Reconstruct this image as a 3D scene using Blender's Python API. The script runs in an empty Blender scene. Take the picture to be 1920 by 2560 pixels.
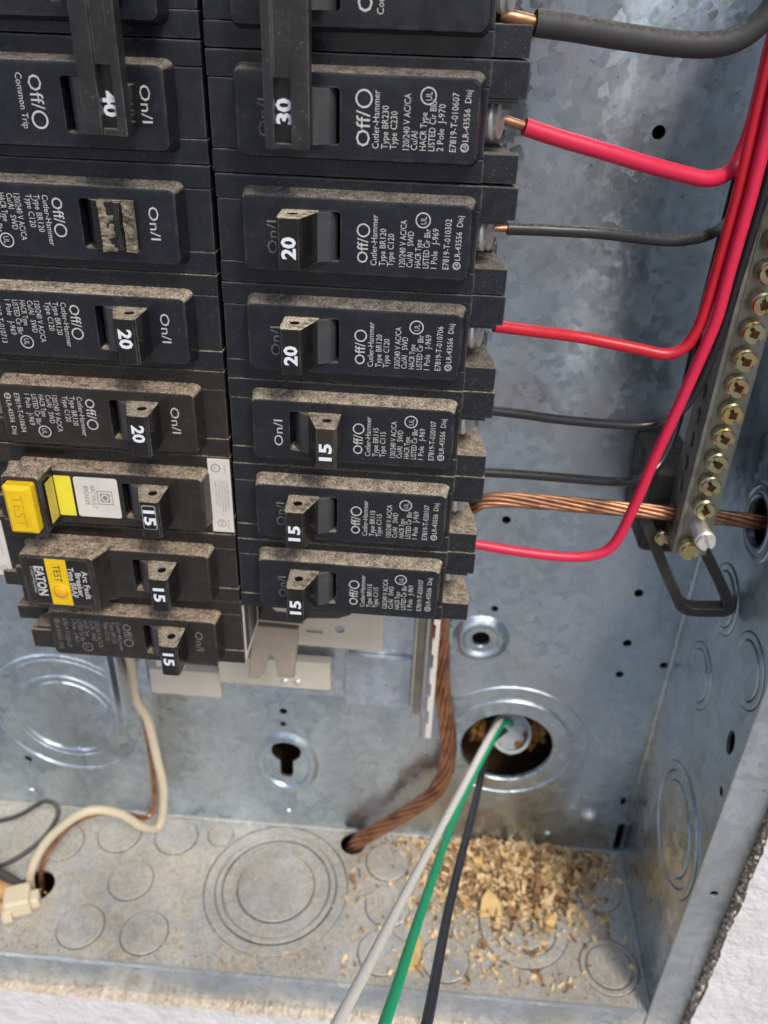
import bpy, bmesh, math, random
from mathutils import Vector, Matrix, Euler, noise as mnoise
random.seed(7)
I = 0.0254                      # the panel is laid out in inches
PI = math.pi
scene = bpy.context.scene
COL = scene.collection

# ------------------------------------------------------------------ camera
cam_data = bpy.data.cameras.new('camera')
cam = bpy.data.objects.new('camera', cam_data)
COL.objects.link(cam)
PITCH, YAW, ROLL = 0.5437, -0.0534, 0.0372
fw = Vector((math.sin(YAW)*math.cos(PITCH), math.cos(YAW)*math.cos(PITCH), -math.sin(PITCH)))
rt = Vector((math.cos(YAW), -math.sin(YAW), 0)); up = rt.cross(fw)
r2 = math.cos(ROLL)*rt + math.sin(ROLL)*up; u2 = -math.sin(ROLL)*rt + math.cos(ROLL)*up
M = Matrix((r2, u2, -fw)).transposed().to_4x4()
M.translation = Vector((2.1142, -7.7658, 0.3054))*I
cam.matrix_world = M
cam_data.sensor_fit = 'VERTICAL'; cam_data.sensor_height = 36.0; cam_data.sensor_width = 27.0
cam_data.lens = 36.0*2065.8/2560.0
cam_data.clip_start = 0.005; cam_data.clip_end = 500
cam_data.dof.use_dof = True
cam_data.dof.focus_distance = 8.1*I
cam_data.dof.aperture_fstop = 18.0
scene.camera = cam

# ------------------------------------------------------------------ sky, sun, exposure
world = bpy.data.worlds.new('World'); scene.world = world; world.use_nodes = True
wn = world.node_tree; wn.nodes.clear()
wo = wn.nodes.new('ShaderNodeOutputWorld'); wb = wn.nodes.new('ShaderNodeBackground'); ws = wn.nodes.new('ShaderNodeTexSky')
SUN_DIR = Vector((0.42, -0.72, 0.98)).normalized()      # towards the sun
ws.sky_type = 'NISHITA'; ws.sun_disc = False
ws.sun_elevation = math.asin(SUN_DIR.z); ws.sun_rotation = math.atan2(SUN_DIR.x, SUN_DIR.y)
ws.air_density = 1.0; ws.dust_density = 3.0; ws.ozone_density = 1.0
wb.inputs['Strength'].default_value = 0.10
wn.links.new(ws.outputs[0], wb.inputs[0]); wn.links.new(wb.outputs[0], wo.inputs[0])
sun_data = bpy.data.lights.new('sun', 'SUN'); sun = bpy.data.objects.new('sun', sun_data); COL.objects.link(sun)
sun_data.energy = 1.5; sun_data.angle = math.radians(14); sun_data.color = (1.0, 0.95, 0.88)
sun.rotation_euler = (-SUN_DIR).to_track_quat('-Z', 'Y').to_euler()
sun.location = SUN_DIR*3
vs = scene.view_settings
vs.view_transform = 'Standard'; vs.look = 'None'; vs.gamma = 1; vs.use_curve_mapping = False
vs.exposure = 0.45
scene.render.engine = 'CYCLES'
scene.cycles.max_bounces = 5; scene.cycles.diffuse_bounces = 3; scene.cycles.glossy_bounces = 4

# ------------------------------------------------------------------ materials
class Mat:
    def __init__(s, name, base=(.5,.5,.5), rough=.5, metal=0., spec=.5, coat=0.):
        s.m = bpy.data.materials.new(name); s.m.use_nodes = True
        s.t = s.m.node_tree; s.n = s.t.nodes; s.b = s.n['Principled BSDF']
        s.b.inputs['Base Color'].default_value = (*base, 1); s.b.inputs['Roughness'].default_value = rough
        s.b.inputs['Metallic'].default_value = metal; s.b.inputs['Specular IOR Level'].default_value = spec
        s.b.inputs['Coat Weight'].default_value = coat
        s.tc = s.n.new('ShaderNodeTexCoord')
    def link(s, a, b): s.t.links.new(a, b)
    def co(s, scale=(1,1,1)):
        mp = s.n.new('ShaderNodeMapping'); mp.inputs['Scale'].default_value = scale
        s.link(s.tc.outputs['Object'], mp.inputs[0]); return mp.outputs[0]
    def noise(s, scale, detail=3, rough=.55, co=None, dist=0.):
        n = s.n.new('ShaderNodeTexNoise'); n.inputs['Scale'].default_value = scale
        n.inputs['Detail'].default_value = detail; n.inputs['Roughness'].default_value = rough
        n.inputs['Distortion'].default_value = dist
        s.link(co if co else s.tc.outputs['Object'], n.inputs['Vector']); return n.outputs['Fac']
    def ramp(s, v, a, b, lo=0., hi=1., smooth=True):
        r = s.n.new('ShaderNodeMapRange'); r.interpolation_type = 'SMOOTHSTEP' if smooth else 'LINEAR'
        for k, q in zip((1,2,3,4), (a,b,lo,hi)): r.inputs[k].default_value = q
        s.link(v, r.inputs[0]); return r.outputs[0]
    def math(s, op, a, b=None):
        m = s.n.new('ShaderNodeMath'); m.operation = op
        for i, q in enumerate((a, b)):
            if q is None: continue
            if isinstance(q, (int, float)): m.inputs[i].default_value = q
            else: s.link(q, m.inputs[i])
        return m.outputs[0]
    def mix(s, f, a, b):
        m = s.n.new('ShaderNodeMix'); m.data_type = 'RGBA'
        if isinstance(f, (int, float)): m.inputs[0].default_value = f
        else: s.link(f, m.inputs[0])
        for i, q in ((6, a), (7, b)):
            if isinstance(q, tuple): m.inputs[i].default_value = (*q, 1)
            else: s.link(q, m.inputs[i])
        return m.outputs[2]
    def fmix(s, f, a, b):
        m = s.n.new('ShaderNodeMix'); m.data_type = 'FLOAT'
        if isinstance(f, (int, float)): m.inputs[0].default_value = f
        else: s.link(f, m.inputs[0])
        for i, q in ((2, a), (3, b)):
            if isinstance(q, (int, float)): m.inputs[i].default_value = q
            else: s.link(q, m.inputs[i])
        return m.outputs[0]
    def upness(s, a=.3, b=.75):
        g = s.n.new('ShaderNodeNewGeometry'); sp = s.n.new('ShaderNodeSeparateXYZ')
        s.link(g.outputs['Normal'], sp.inputs[0]); return s.ramp(sp.outputs[2], a, b)
    def ncol(s, scale, detail=2, co=None):
        n = s.n.new('ShaderNodeTexNoise'); n.inputs['Scale'].default_value = scale; n.inputs['Detail'].default_value = detail
        s.link(co if co else s.tc.outputs['Object'], n.inputs['Vector']); return n.outputs['Color']
    def tilt(s, *pairs):
        """tilt the surface normal by (colour - 0.5) * amount: uneven sheet, crystals, fine roughness"""
        g = s.n.new('ShaderNodeNewGeometry'); cur = g.outputs['Normal']
        for colr, amt in pairs:
            su = s.n.new('ShaderNodeVectorMath'); su.operation = 'SUBTRACT'; s.link(colr, su.inputs[0]); su.inputs[1].default_value = (.5,.5,.5)
            ma = s.n.new('ShaderNodeVectorMath'); ma.operation = 'MULTIPLY_ADD'; s.link(su.outputs[0], ma.inputs[0])
            if isinstance(amt, (int, float)): ma.inputs[1].default_value = (amt, amt, amt)
            else: s.link(amt, ma.inputs[1])
            s.link(cur, ma.inputs[2]); cur = ma.outputs[0]
        no = s.n.new('ShaderNodeVectorMath'); no.operation = 'NORMALIZE'; s.link(cur, no.inputs[0]); s.link(no.outputs[0], s.b.inputs['Normal'])
    def color(s, o): s.link(o, s.b.inputs['Base Color'])
    def rough(s, o): s.link(o, s.b.inputs['Roughness'])
    def metal(s, o): s.link(o, s.b.inputs['Metallic'])
    def bump(s, h, strength=.2, dist=.0003):
        b = s.n.new('ShaderNodeBump'); b.inputs['Strength'].default_value = strength; b.inputs['Distance'].default_value = dist
        s.link(h, b.inputs['Height']); s.link(b.outputs[0], s.b.inputs['Normal'])

def plastic(name, base, rough=.3, dust=1., speck=.5, dustcol=(.50,.435,.345)):
    m = Mat(name, base, rough)
    soft = m.noise(150, 3, .6)
    col = m.mix(m.ramp(soft, .45, .8, 0, .35), base, (base[0]*2.0+.008, base[1]*1.9+.007, base[2]*1.6+.006))
    fine = m.noise(2400, 2, .65)
    sp = m.math('MULTIPLY', m.ramp(fine, .655, .72), m.ramp(soft, .40, .62, .12*speck, speck))
    col = m.mix(sp, col, (.40,.37,.32))
    lay = m.math('MULTIPLY', m.upness(.16, .62), m.ramp(m.noise(380, 3, .7), .28, .60, .35*dust, dust))
    lay = m.math('MULTIPLY', lay, m.ramp(fine, .30, .56, .45, 1.))
    dc = m.mix(m.ramp(fine, .38, .66), (dustcol[0]*.55, dustcol[1]*.53, dustcol[2]*.5), (dustcol[0]*1.2, dustcol[1]*1.17, dustcol[2]*1.1))
    # scuffed arrises; the pale colour also paints in edge highlights
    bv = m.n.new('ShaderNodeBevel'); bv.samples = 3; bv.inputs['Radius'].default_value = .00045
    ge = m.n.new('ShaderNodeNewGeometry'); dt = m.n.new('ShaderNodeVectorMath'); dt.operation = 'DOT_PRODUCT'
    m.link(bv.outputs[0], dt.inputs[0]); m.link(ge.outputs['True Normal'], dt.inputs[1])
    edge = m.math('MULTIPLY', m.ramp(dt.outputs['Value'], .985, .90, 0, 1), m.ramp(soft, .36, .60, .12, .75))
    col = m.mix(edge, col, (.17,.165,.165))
    m.color(m.mix(lay, col, dc))
    r = m.fmix(m.ramp(soft, .35, .7), rough*.75, min(1, rough*1.4))
    m.rough(m.fmix(lay, r, .95))
    m.tilt((m.ncol(90, 1), .05), (m.ncol(1500, 1), m.ramp(lay, 0, .6, .02, .9, False)))
    return m.m

def galvanized(name, dust=0., tint=(1,1,1), dustcol=(.46,.42,.34)):
    m = Mat(name, (.5,.5,.5), .4, .85)
    w = m.n.new('ShaderNodeTexNoise'); w.inputs['Scale'].default_value = 260; w.inputs['Detail'].default_value = 2
    m.link(m.tc.outputs['Object'], w.inputs['Vector'])
    add = m.n.new('ShaderNodeVectorMath'); add.operation = 'MULTIPLY_ADD'
    m.link(w.outputs['Color'], add.inputs[0]); add.inputs[1].default_value = (.004,.004,.004); m.link(m.tc.outputs['Object'], add.inputs[2])
    v = m.n.new('ShaderNodeTexVoronoi'); v.inputs['Scale'].default_value = 270; m.link(add.outputs[0], v.inputs['Vector'])
    sx = m.n.new('ShaderNodeSeparateColor'); m.link(v.outputs['Color'], sx.inputs[0])
    fine = m.noise(520, 3, .7)
    sp = m.math('ADD', m.math('MULTIPLY', sx.outputs[0], .55), m.math('MULTIPLY', fine, .45))
    a = tuple(q*t for q, t in zip((.57,.61,.64), tint)); b = tuple(q*t for q, t in zip((.68,.72,.75), tint))
    col = m.mix(m.ramp(sp, .2, .75), a, b)
    big = m.noise(26, 4, .65)
    st = m.ramp(big, .44, .72)                                       # dull zinc bloom
    col = m.mix(m.math('MULTIPLY', st, .5), col, (.37,.395,.395))
    col = m.mix(m.math('MULTIPLY', m.ramp(fine, .64, .72), m.ramp(big, .40, .55, 0, .8)), col, (.15,.145,.14))
    scr = m.ramp(m.noise(1, 2, .5, m.co((1500, 1500, 14))), .735, .76)    # drawing scratches
    col = m.mix(m.math('MULTIPLY', scr, .7), col, (.10,.10,.10))
    lay = None
    if dust:
        lay = m.math('MULTIPLY', m.upness(.3, .8), m.ramp(m.noise(60, 4, .65), .22, .70, .45*dust, dust))
        dc = m.mix(m.ramp(fine, .3, .7), tuple(q*.72 for q in dustcol), tuple(q*1.12 for q in dustcol))
        dc = m.mix(m.ramp(big, .58, .78, 0, .6), dc, (.36,.27,.14))
        col = m.mix(lay, col, dc)
    m.color(col)
    r = m.fmix(sp, .20, .38); r = m.fmix(st, r, .46)
    if lay is not None:
        r = m.fmix(lay, r, .85); m.metal(m.fmix(lay, .85, .05))
    else:
        m.metal(m.fmix(st, .97, .8))
    m.rough(r)
    # oil-canning of the thin sheet, crystal facets, fine pitting
    m.tilt((m.ncol(1, 1, m.co((34, 34, 7))), .85), (v.outputs['Color'], .10), (m.ncol(700, 1), .10))
    return m.m

def insulation(name, base, rough=.35, dirt=.35, dust=.25):
    m = Mat(name, base, rough)
    col = m.mix(m.math('MULTIPLY', m.ramp(m.noise(140, 4, .65), .45, .8), dirt), base, tuple(q*.45+.02 for q in base))
    lay = m.math('MULTIPLY', m.math('MULTIPLY', m.upness(.3, .9), m.ramp(m.noise(900, 4, .7), .35, .7)), dust)
    col = m.mix(lay, col, (.36,.31,.25)); m.color(col)
    m.rough(m.fmix(m.noise(220, 3), rough*.75, rough*1.5)); m.tilt((m.ncol(400, 1), .08))
    return m.m

def simple(name, base, rough=.5, metal=0., var=.25, scale=200, bump=.15, second=None):
    m = Mat(name, base, rough, metal)
    s2 = second if second else tuple(q*(1-var) for q in base)
    m.color(m.mix(m.ramp(m.noise(scale, 4, .6), .35, .72), base, s2))
    m.rough(m.fmix(m.noise(scale*1.7, 3), max(.05, rough*.75), min(1, rough*1.3)))
    m.tilt((m.ncol(scale*4, 1), bump*1.6))
    return m.m

M_ = {}
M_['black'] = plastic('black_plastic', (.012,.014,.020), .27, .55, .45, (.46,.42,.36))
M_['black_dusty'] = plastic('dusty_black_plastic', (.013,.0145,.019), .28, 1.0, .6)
M_['brown_black'] = plastic('warm_reflection_black_plastic', (.022,.019,.018), .27, 1.0, .55, (.42,.34,.26))  # brown base paints in the warm reflection on the left column
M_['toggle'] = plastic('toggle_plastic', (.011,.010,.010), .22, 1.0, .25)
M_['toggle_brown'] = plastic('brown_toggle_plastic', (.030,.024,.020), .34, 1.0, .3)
M_['tie'] = plastic('handle_tie_plastic', (.020,.020,.022), .34, .4, .5)
M_['tie_window'] = plastic('number_window_plastic', (.008,.008,.009), .3, .3, .3)
M_['barrel'] = plastic('sheen_barrel_plastic', (.050,.050,.056), .20, .3, .4)  # greyer than the toggles, a bright reflection put into the base colour
M_['toggle_pale'] = plastic('pale_dusted_toggle', (.011,.010,.010), .22, 1.0, .25, (.80,.72,.57))
M_['grey_plastic'] = plastic('grey_clamp_plastic', (.10,.10,.105), .45, .8, .5)
M_['print'] = simple('white_print', (.58,.58,.57), .6, 0, .3, 900, .1)
M_['print_grey'] = simple('worn_shaded_grey_print', (.22,.215,.21), .6, 0, .45, 900, .1)  # worn print, and On marks with shade put into their colour
M_['number'] = simple('rating_print', (.80,.85,.90), .5, 0, .12, 500, .1)
M_['ink'] = simple('black_ink', (.035,.035,.035), .6, 0, .2, 500, .05)
M_['grey_ink'] = simple('grey_ink', (.30,.30,.30), .6, 0, .2, 500, .05)
M_['galv'] = galvanized('galvanized_steel', 0, (.93,1.0,1.07))
M_['galv_floor'] = galvanized('dusty_galvanized_steel', .95)
M_['galv_flange'] = galvanized('flange_galvanized_steel', .3, (1.12,1.14,1.14))
M_['galv_pan'] = galvanized('bright_galvanized_steel', .25, (1.05,1.08,1.15))
M_['rail'] = simple('rail_zinc', (.62,.60,.52), .38, .8, .3, 120)
M_['steel'] = simple('screw_steel', (.88,.87,.83), .34, .6, .15, 500)
M_['copper'] = simple('bright_copper', (.53,.285,.17), .38, .95, .35, 160, .1, (.34,.165,.09))
M_['copper_old'] = simple('aged_copper', (.60,.30,.17), .36, .9, .35, 130, .15, (.30,.13,.07))
M_['ins_red'] = insulation('crimson_insulation', (.60,.012,.030), .3, .2, .12)
M_['ins_pink'] = insulation('pinkish_red_insulation', (.72,.020,.075), .32, .15, .12)
M_['ins_black'] = insulation('black_insulation', (.022,.024,.026), .34, .3, .3)
M_['ins_charcoal'] = insulation('charcoal_insulation', (.040,.040,.042), .5, .4, .35)
M_['ins_gloss'] = insulation('glossy_black_insulation', (.020,.020,.023), .16, .2, .08)
M_['ins_white'] = insulation('white_insulation', (.80,.77,.72), .4, .1, .03)
M_['ins_green'] = insulation('green_insulation', (.005,.40,.17), .35, .1, .05)
M_['ins_navy'] = insulation('blue_black_insulation', (.022,.024,.036), .3, .2, .1)
M_['ins_cream'] = insulation('cream_insulation', (.70,.60,.43), .42, .15, .05)
M_['ins_tan'] = insulation('tan_cable_sheath', (.56,.32,.13), .5, .3, .2)
M_['recess'] = simple('screw_recess_bronze', (.10,.045,.02), .45, .8, .5, 300)
M_['beige'] = simple('beige_plastic', (.70,.64,.53), .5, 0, .12, 60)
M_['tan'] = simple('tin_plated_stab', (.50,.42,.35), .42, .45, .2, 90)
M_['bus_dark'] = plastic('bus_base_plastic', (.055,.047,.047), .5, .3, .2)
M_['bracket'] = plastic('black_bracket_plastic', (.035,.031,.028), .5, .35, .2)
M_['bar'] = simple('aluminium_bar', (.33,.32,.285), .45, .75, .3, 150)
M_['yellow'] = simple('yellow_plastic', (.84,.56,.008), .45, 0, .12, 160)
M_['yellow_deep'] = simple('deep_yellow_lettering', (.66,.40,.004), .45, 0, .12, 160)
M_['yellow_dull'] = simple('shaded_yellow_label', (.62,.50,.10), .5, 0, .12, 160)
M_['yellow_label'] = simple('yellow_label', (.88,.78,.06), .4, 0, .1, 160)
M_['amber'] = simple('amber_button', (.90,.46,.02), .45, 0, .15, 200)
M_['label'] = simple('white_label', (.74,.71,.66), .5, 0, .12, 90, .05)
M_['labelblack'] = plastic('black_label', (.012,.011,.010), .4, .3, .5)
M_['pvc'] = simple('grey_conduit', (.44,.50,.53), .35, 0, .2, 80)
M_['dark'] = simple('dark_cavity', (.018,.015,.013), .9, 0, .3, 60)
M_['sheathing'] = simple('wall_sheathing', (.15,.085,.045), .9, 0, .4, 60)
M_['foam'] = simple('orange_fibre', (.50,.24,.06), .9, 0, .5, 300, .6, (.22,.10,.03))
M_['chip'] = simple('pale_wood', (.80,.62,.36), .75, 0, .3, 160, .4, (.62,.41,.19))
M_['chip_gold'] = simple('golden_wood', (.72,.49,.20), .65, 0, .2, 160, .3)
M_['chip_dark'] = simple('brown_wood', (.34,.19,.085), .85, 0, .5, 400, .5)
M_['gypsum'] = simple('crumbled_gypsum', (.66,.58,.48), .95, 0, .45, 500, .8, (.46,.38,.29))
M_['core'] = simple('brown_board_core', (.36,.28,.21), .95, 0, .5, 350, .8)
# yellow chromate screws: passivation colours drift from gold to green and rose
m = Mat('chromate_screw', (.6,.5,.25), .22, .95)
c = m.mix(m.ramp(m.noise(160, 2), .38, .55), (.66,.52,.20), (.50,.52,.30)); c = m.mix(m.ramp(m.noise(210, 2, .5, m.co((1,1.7,1))), .5, .66), c, (.58,.36,.27))
m.color(c); m.rough(m.fmix(m.noise(300), .15, .35)); M_['chromate'] = m.m
# painted stucco
m = Mat('white_stucco', (.80,.79,.80), .85)
n1 = m.noise(55, 6, .62); n2 = m.noise(420, 4, .65)
m.color(m.mix(m.ramp(n1, .35, .7), (.80,.79,.80), (.70,.675,.66)))
m.bump(m.math('ADD', m.math('MULTIPLY', n1, 2.4), m.math('MULTIPLY', n2, .5)), .9, .0016); M_['stucco'] = m.m
m = Mat('bounce_ground', (.34,.31,.27), .9); m.color(m.mix(m.noise(3, 5, .6), (.29,.285,.285), (.22,.217,.215))); M_['ground'] = m.m

# ------------------------------------------------------------------ mesh helpers (inches)
class MB:
    def __init__(s): s.v = []; s.f = []
    def add(s, vs, fs):
        o = len(s.v); s.v += [tuple(q) for q in vs]; s.f += [tuple(i+o for i in f) for f in fs]; return s
    def xf(s, M4):
        s.v = [tuple(M4 @ Vector(q)) for q in s.v]; return s
    def join(s, o, M4=None):
        vs = o.v if M4 is None else [tuple(M4 @ Vector(q)) for q in o.v]
        return s.add(vs, o.f)
    def box(s, x0, x1, y0, y1, z0, z1, bev=0., seg=2):
        if bev <= 0:
            v = [(x,y,z) for x in (x0,x1) for y in (y0,y1) for z in (z0,z1)]
            return s.add(v, [(0,1,3,2),(4,6,7,5),(0,4,5,1),(2,3,7,6),(0,2,6,4),(1,5,7,3)])
        bm = bmesh.new(); bmesh.ops.create_cube(bm, size=1)
        for q in bm.verts: q.co = Vector(((x0+x1)/2+q.co.x*(x1-x0), (y0+y1)/2+q.co.y*(y1-y0), (z0+z1)/2+q.co.z*(z1-z0)))
        bmesh.ops.bevel(bm, geom=bm.edges[:], offset=bev, segments=seg, profile=.6, affect='EDGES')
        return s.bm(bm)
    def bm(s, bm):
        bm.verts.index_update(); s.add([q.co[:] for q in bm.verts], [[q.index for q in f.verts] for f in bm.faces]); bm.free(); return s
    def loft(s, loops, cap0=True, cap1=True, closed=True):
        n = len(loops[0]); o = len(s.v)
        for l in loops: s.v += [tuple(q) for q in l]
        for k in range(len(loops)-1):
            for i in range(n if closed else n-1):
                a = o+k*n+i; b = o+k*n+(i+1) % n; s.f.append((a, b, b+n, a+n))
        if cap0: s.f.append(tuple(o+i for i in range(n))[::-1])
        if cap1: s.f.append(tuple(o+(len(loops)-1)*n+i for i in range(n)))
        return s
    def tube(s, pts, r, n=12, cap=True, rad=None):
        pts = [Vector(q) for q in pts]; loops = []; nrm = None
        for i, q in enumerate(pts):
            t = (pts[min(i+1, len(pts)-1)]-pts[max(i-1, 0)]).normalized()
            if nrm is None:
                nrm = t.orthogonal().normalized()
            nrm = (nrm - t*nrm.dot(t)).normalized(); b = t.cross(nrm)
            rr = rad[i] if rad else r
            loops.append([q+(nrm*math.cos(a)+b*math.sin(a))*rr for a in (2*PI*k/n for k in range(n))])
        return s.loft(loops, cap, cap)
    def lathe(s, prof, n=32, sx=1., sz=1.):
        # profile (radius, height); axis -y, radius in x and z
        loops = [[(r*sx*math.cos(a), -h, r*sz*math.sin(a)) for a in (2*PI*k/n for k in range(n))] for r, h in prof]
        return s.loft(loops, prof[0][0] < 1e-3 or False, False)
    def cyl(s, c, axis, r, h0, h1, n=20, bev=0.):
        ax = Vector(axis).normalized(); c = Vector(c); a1 = ax.orthogonal().normalized(); b1 = ax.cross(a1)
        st = [(r, h0), (r, h1)] if bev == 0 else [(r-bev, h0), (r, h0+bev), (r, h1-bev), (r-bev, h1)]
        return s.loft([[c+ax*h+(a1*math.cos(t)+b1*math.sin(t))*rr for t in (2*PI*k/n for k in range(n))] for rr, h in st])

def link(name, mb, mat, parent=None, smooth=35, loc=None, wn_=True):
    me = bpy.data.meshes.new(name)
    me.from_pydata([(x*I, y*I, z*I) for x, y, z in mb.v], [], mb.f)
    for q in (mat if isinstance(mat, list) else [mat]): me.materials.append(q)
    if smooth:
        bm = bmesh.new(); bm.from_mesh(me); bmesh.ops.recalc_face_normals(bm, faces=bm.faces[:]); bm.to_mesh(me); bm.free()
        me.polygons.foreach_set('use_smooth', [True]*len(me.polygons)); me.set_sharp_from_angle(angle=math.radians(smooth))
    o = bpy.data.objects.new(name, me); COL.objects.link(o)
    if smooth and wn_: o.modifiers.new('weighted', 'WEIGHTED_NORMAL').keep_sharp = True
    if parent: o.parent = parent
    if loc: o.location = [q*I for q in loc]
    return o
def tag(o, label, cat, group=None, kind=None):
    if label: o['label'] = label
    if cat: o['category'] = cat
    if group: o['group'] = group
    if kind: o['kind'] = kind
    return o
def thing(name, label, cat, loc=(0,0,0), rot=(0,0,0), group=None):
    o = bpy.data.objects.new(name, None); COL.objects.link(o); o.empty_display_size = .01
    o.location = [q*I for q in loc]; o.rotation_euler = rot
    return tag(o, label, cat, group)
def circle(cx, cy, r, n=28, sx=1., sy=1., a0=0.): return [(cx+r*sx*math.cos(a0+2*PI*k/n), cy+r*sy*math.sin(a0+2*PI*k/n)) for k in range(n)]
def rrect(x0, x1, z0, z1, r, n=5):
    out = []
    for cx, cz, a in ((x1-r, z1-r, 0), (x0+r, z1-r, PI/2), (x0+r, z0+r, PI), (x1-r, z0+r, 1.5*PI)):
        out += [(cx+r*math.cos(a+PI/2*k/n), cz+r*math.sin(a+PI/2*k/n)) for k in range(n+1)]
    return out
def sheet(outer, holes=(), t=.06, bev=0., plane='xz'):
    """flat plate with real holes; returns MB. local (a,b) + thickness c, c from 0 (front) to t (back)"""
    cu = bpy.data.curves.new('tmp', 'CURVE'); cu.dimensions = '2D'; cu.fill_mode = 'BOTH'; cu.extrude = max(1e-4, t/2-bev); cu.bevel_depth = bev; cu.bevel_resolution = 1
    cu.offset = -bev
    for pl in [outer]+list(holes):
        sp = cu.splines.new('POLY'); sp.points.add(len(pl)-1); sp.use_cyclic_u = True
        for q, (a, b) in zip(sp.points, pl): q.co = (a, b, 0, 1)
    ob = bpy.data.objects.new('tmp', cu); me = bpy.data.meshes.new_from_object(ob)
    mb = MB(); mapv = {'xz': lambda a,b,c: (a, t/2+c, b), 'xy': lambda a,b,c: (a, b, -t/2+c), 'yz': lambda a,b,c: (t/2+c, a, b)}[plane]
    mb.add([mapv(*q.co) for q in me.vertices], [tuple(p.vertices) for p in me.polygons])
    bpy.data.objects.remove(ob); bpy.data.curves.remove(cu); bpy.data.meshes.remove(me)
    # weld the fill to its rim so that edges can be shaded
    bm = bmesh.new(); vs = [bm.verts.new(q) for q in mb.v]
    for f in mb.f:
        try: bm.faces.new([vs[i] for i in f])
        except ValueError: pass
    bmesh.ops.remove_doubles(bm, verts=bm.verts[:], dist=1e-4)
    return MB().bm(bm)
def crom(pts, sub=8):
    P = [Vector(q) for q in pts]; P = [P[0]*2-P[1]]+P+[P[-1]*2-P[-2]]; out = []
    for i in range(1, len(P)-2):
        for k in range(sub):
            t = k/sub; a, b, c, d = P[i-1:i+3]
            out.append(.5*((2*b)+(c-a)*t+(2*a-5*b+4*c-d)*t*t+(3*b-a-3*c+d)*t**3))
    out.append(P[-2]); return out

# ---- printing: flat lettering meshes
_tc = {}
def glyphs(s, bold=.0):
    key = (s, bold)
    if key not in _tc:
        cu = bpy.data.curves.new('tmp', 'FONT'); cu.body = s; cu.resolution_u = 2; cu.size = 1; cu.fill_mode = 'FRONT'
        cu.offset = bold
        ob = bpy.data.objects.new('tmp', cu); me = bpy.data.meshes.new_from_object(ob)
        _tc[key] = ([(q.co.x, q.co.y) for q in me.vertices], [tuple(p.vertices) for p in me.polygons])
        bpy.data.objects.remove(ob); bpy.data.curves.remove(cu); bpy.data.meshes.remove(me)
    return _tc[key]
def write(mb, s, u, w, length, cap, d, bold=.0):
    """text running up (+z) with its top towards -x; u = middle of the letters, w = start"""
    v, f = glyphs(s, bold); x0 = min(q[0] for q in v); x1 = max(q[0] for q in v)
    kx = length/(x1-x0); ky = cap/.69
    mb.add([(u+cap/2-y*ky, d, w+(x-x0)*kx) for x, y in v], f)
def ring(mb, u, w, r, th, d, n=22, sw=1.):
    mb.loft([[(u+rr*math.cos(a), d, w+rr*sw*math.sin(a)) for a in (2*PI*k/n for k in range(n))] for rr in (r, r-th)], False, False)
def ul_mark(mb, u, w, d, r=.07):
    ring(mb, u, w, r, .012, d); write(mb, 'UL', u+.004, w-r*.5, r*.95, r*.75, d)

# ------------------------------------------------------------------ setting: added bounce ground, and wall
g = MB().box(-1600, 1600, -1600, 20, -52, -50)  # unseen sheet, added only for bounce light and reflections
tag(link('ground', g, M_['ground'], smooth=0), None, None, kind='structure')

def jag(p0, p1, step, amp, seed):
    n = max(1, int((Vector(p1)-Vector(p0)).length/step)); out = []
    dx, dz = p1[0]-p0[0], p1[1]-p0[1]; L = math.hypot(dx, dz); nx, nz = -dz/L, dx/L
    for k in range(n):
        t = k/n; q = amp*(mnoise.noise((t*L*1.3, seed, 0))*1.0+mnoise.noise((t*L*6, seed, 3))*.6+mnoise.noise((t*L*19, seed, 5))*.4)
        out.append((p0[0]+dx*t+nx*q, p0[1]+dz*t+nz*q))
    return out
WX0, WX1, WZ0, WZ1 = -7.62, 7.16, -14.98, 10.4
hole = jag((WX0, WZ0), (WX1, WZ0), .05, .05, 1)+jag((WX1, WZ0), (WX1, WZ1), .05, .05, 2)+jag((WX1, WZ1), (WX0, WZ1), 1, .03, 3)+jag((WX0, WZ1), (WX0, WZ0), 1, .03, 4)
wl = sheet([(-60,-50), (60,-50), (60,60), (-60,60)], [hole], .8, 0, 'xz')
wl.xf(Matrix.Translation((0, .02, 0)))
wall = link('stucco_wall', wl, [M_['stucco'], M_['core'], M_['gypsum']], smooth=0)
for p in wall.data.polygons: p.material_index = 0 if abs(p.normal.y) > .7 else (2 if abs(p.center.z/I-WZ0) < .2 else 1)
tag(wall, 'white textured stucco house wall with a rough cut opening around the panel box', 'wall')
cr = MB()
def lump(mb, c, r, seed):
    bm = bmesh.new(); bmesh.ops.create_icosphere(bm, subdivisions=1, radius=1)
    e = Euler((random.uniform(0,6), random.uniform(0,6), random.uniform(0,6))).to_matrix()
    s = Vector((random.uniform(.6,1.3), random.uniform(.5,1.), random.uniform(.5,1.)))*r
    for q in bm.verts:
        v = Vector((q.co.x*s.x, q.co.y*s.y, q.co.z*s.z))*random.uniform(.75, 1.2); q.co = e @ v + Vector(c)
    mb.bm(bm)
for k in range(900):
    x = random.uniform(-5.6, 7.2); lump(cr, (x, random.uniform(.03, .24), -15.0+random.uniform(-.02, .035)), random.uniform(.015, .055), k)
for k in range(800):
    z = random.uniform(-15, -8); lump(cr, (7.17+random.uniform(-.04, .02), random.uniform(.05, .27), z), random.uniform(.015, .045), k)
link('mortar_bed', MB().box(7.06, 7.4, .22, .6, -15.2, -4, 0), M_['core'], wall, 0)
o = link('plaster_crumbs', cr, M_['gypsum'], wall, 30); o['kind'] = 'stuff'
bk = MB().box(-60, 60, 4.9, 5.4, -50, 60)
tag(link('wall_sheathing', bk, M_['sheathing'], wall, 0), None, None)

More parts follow.
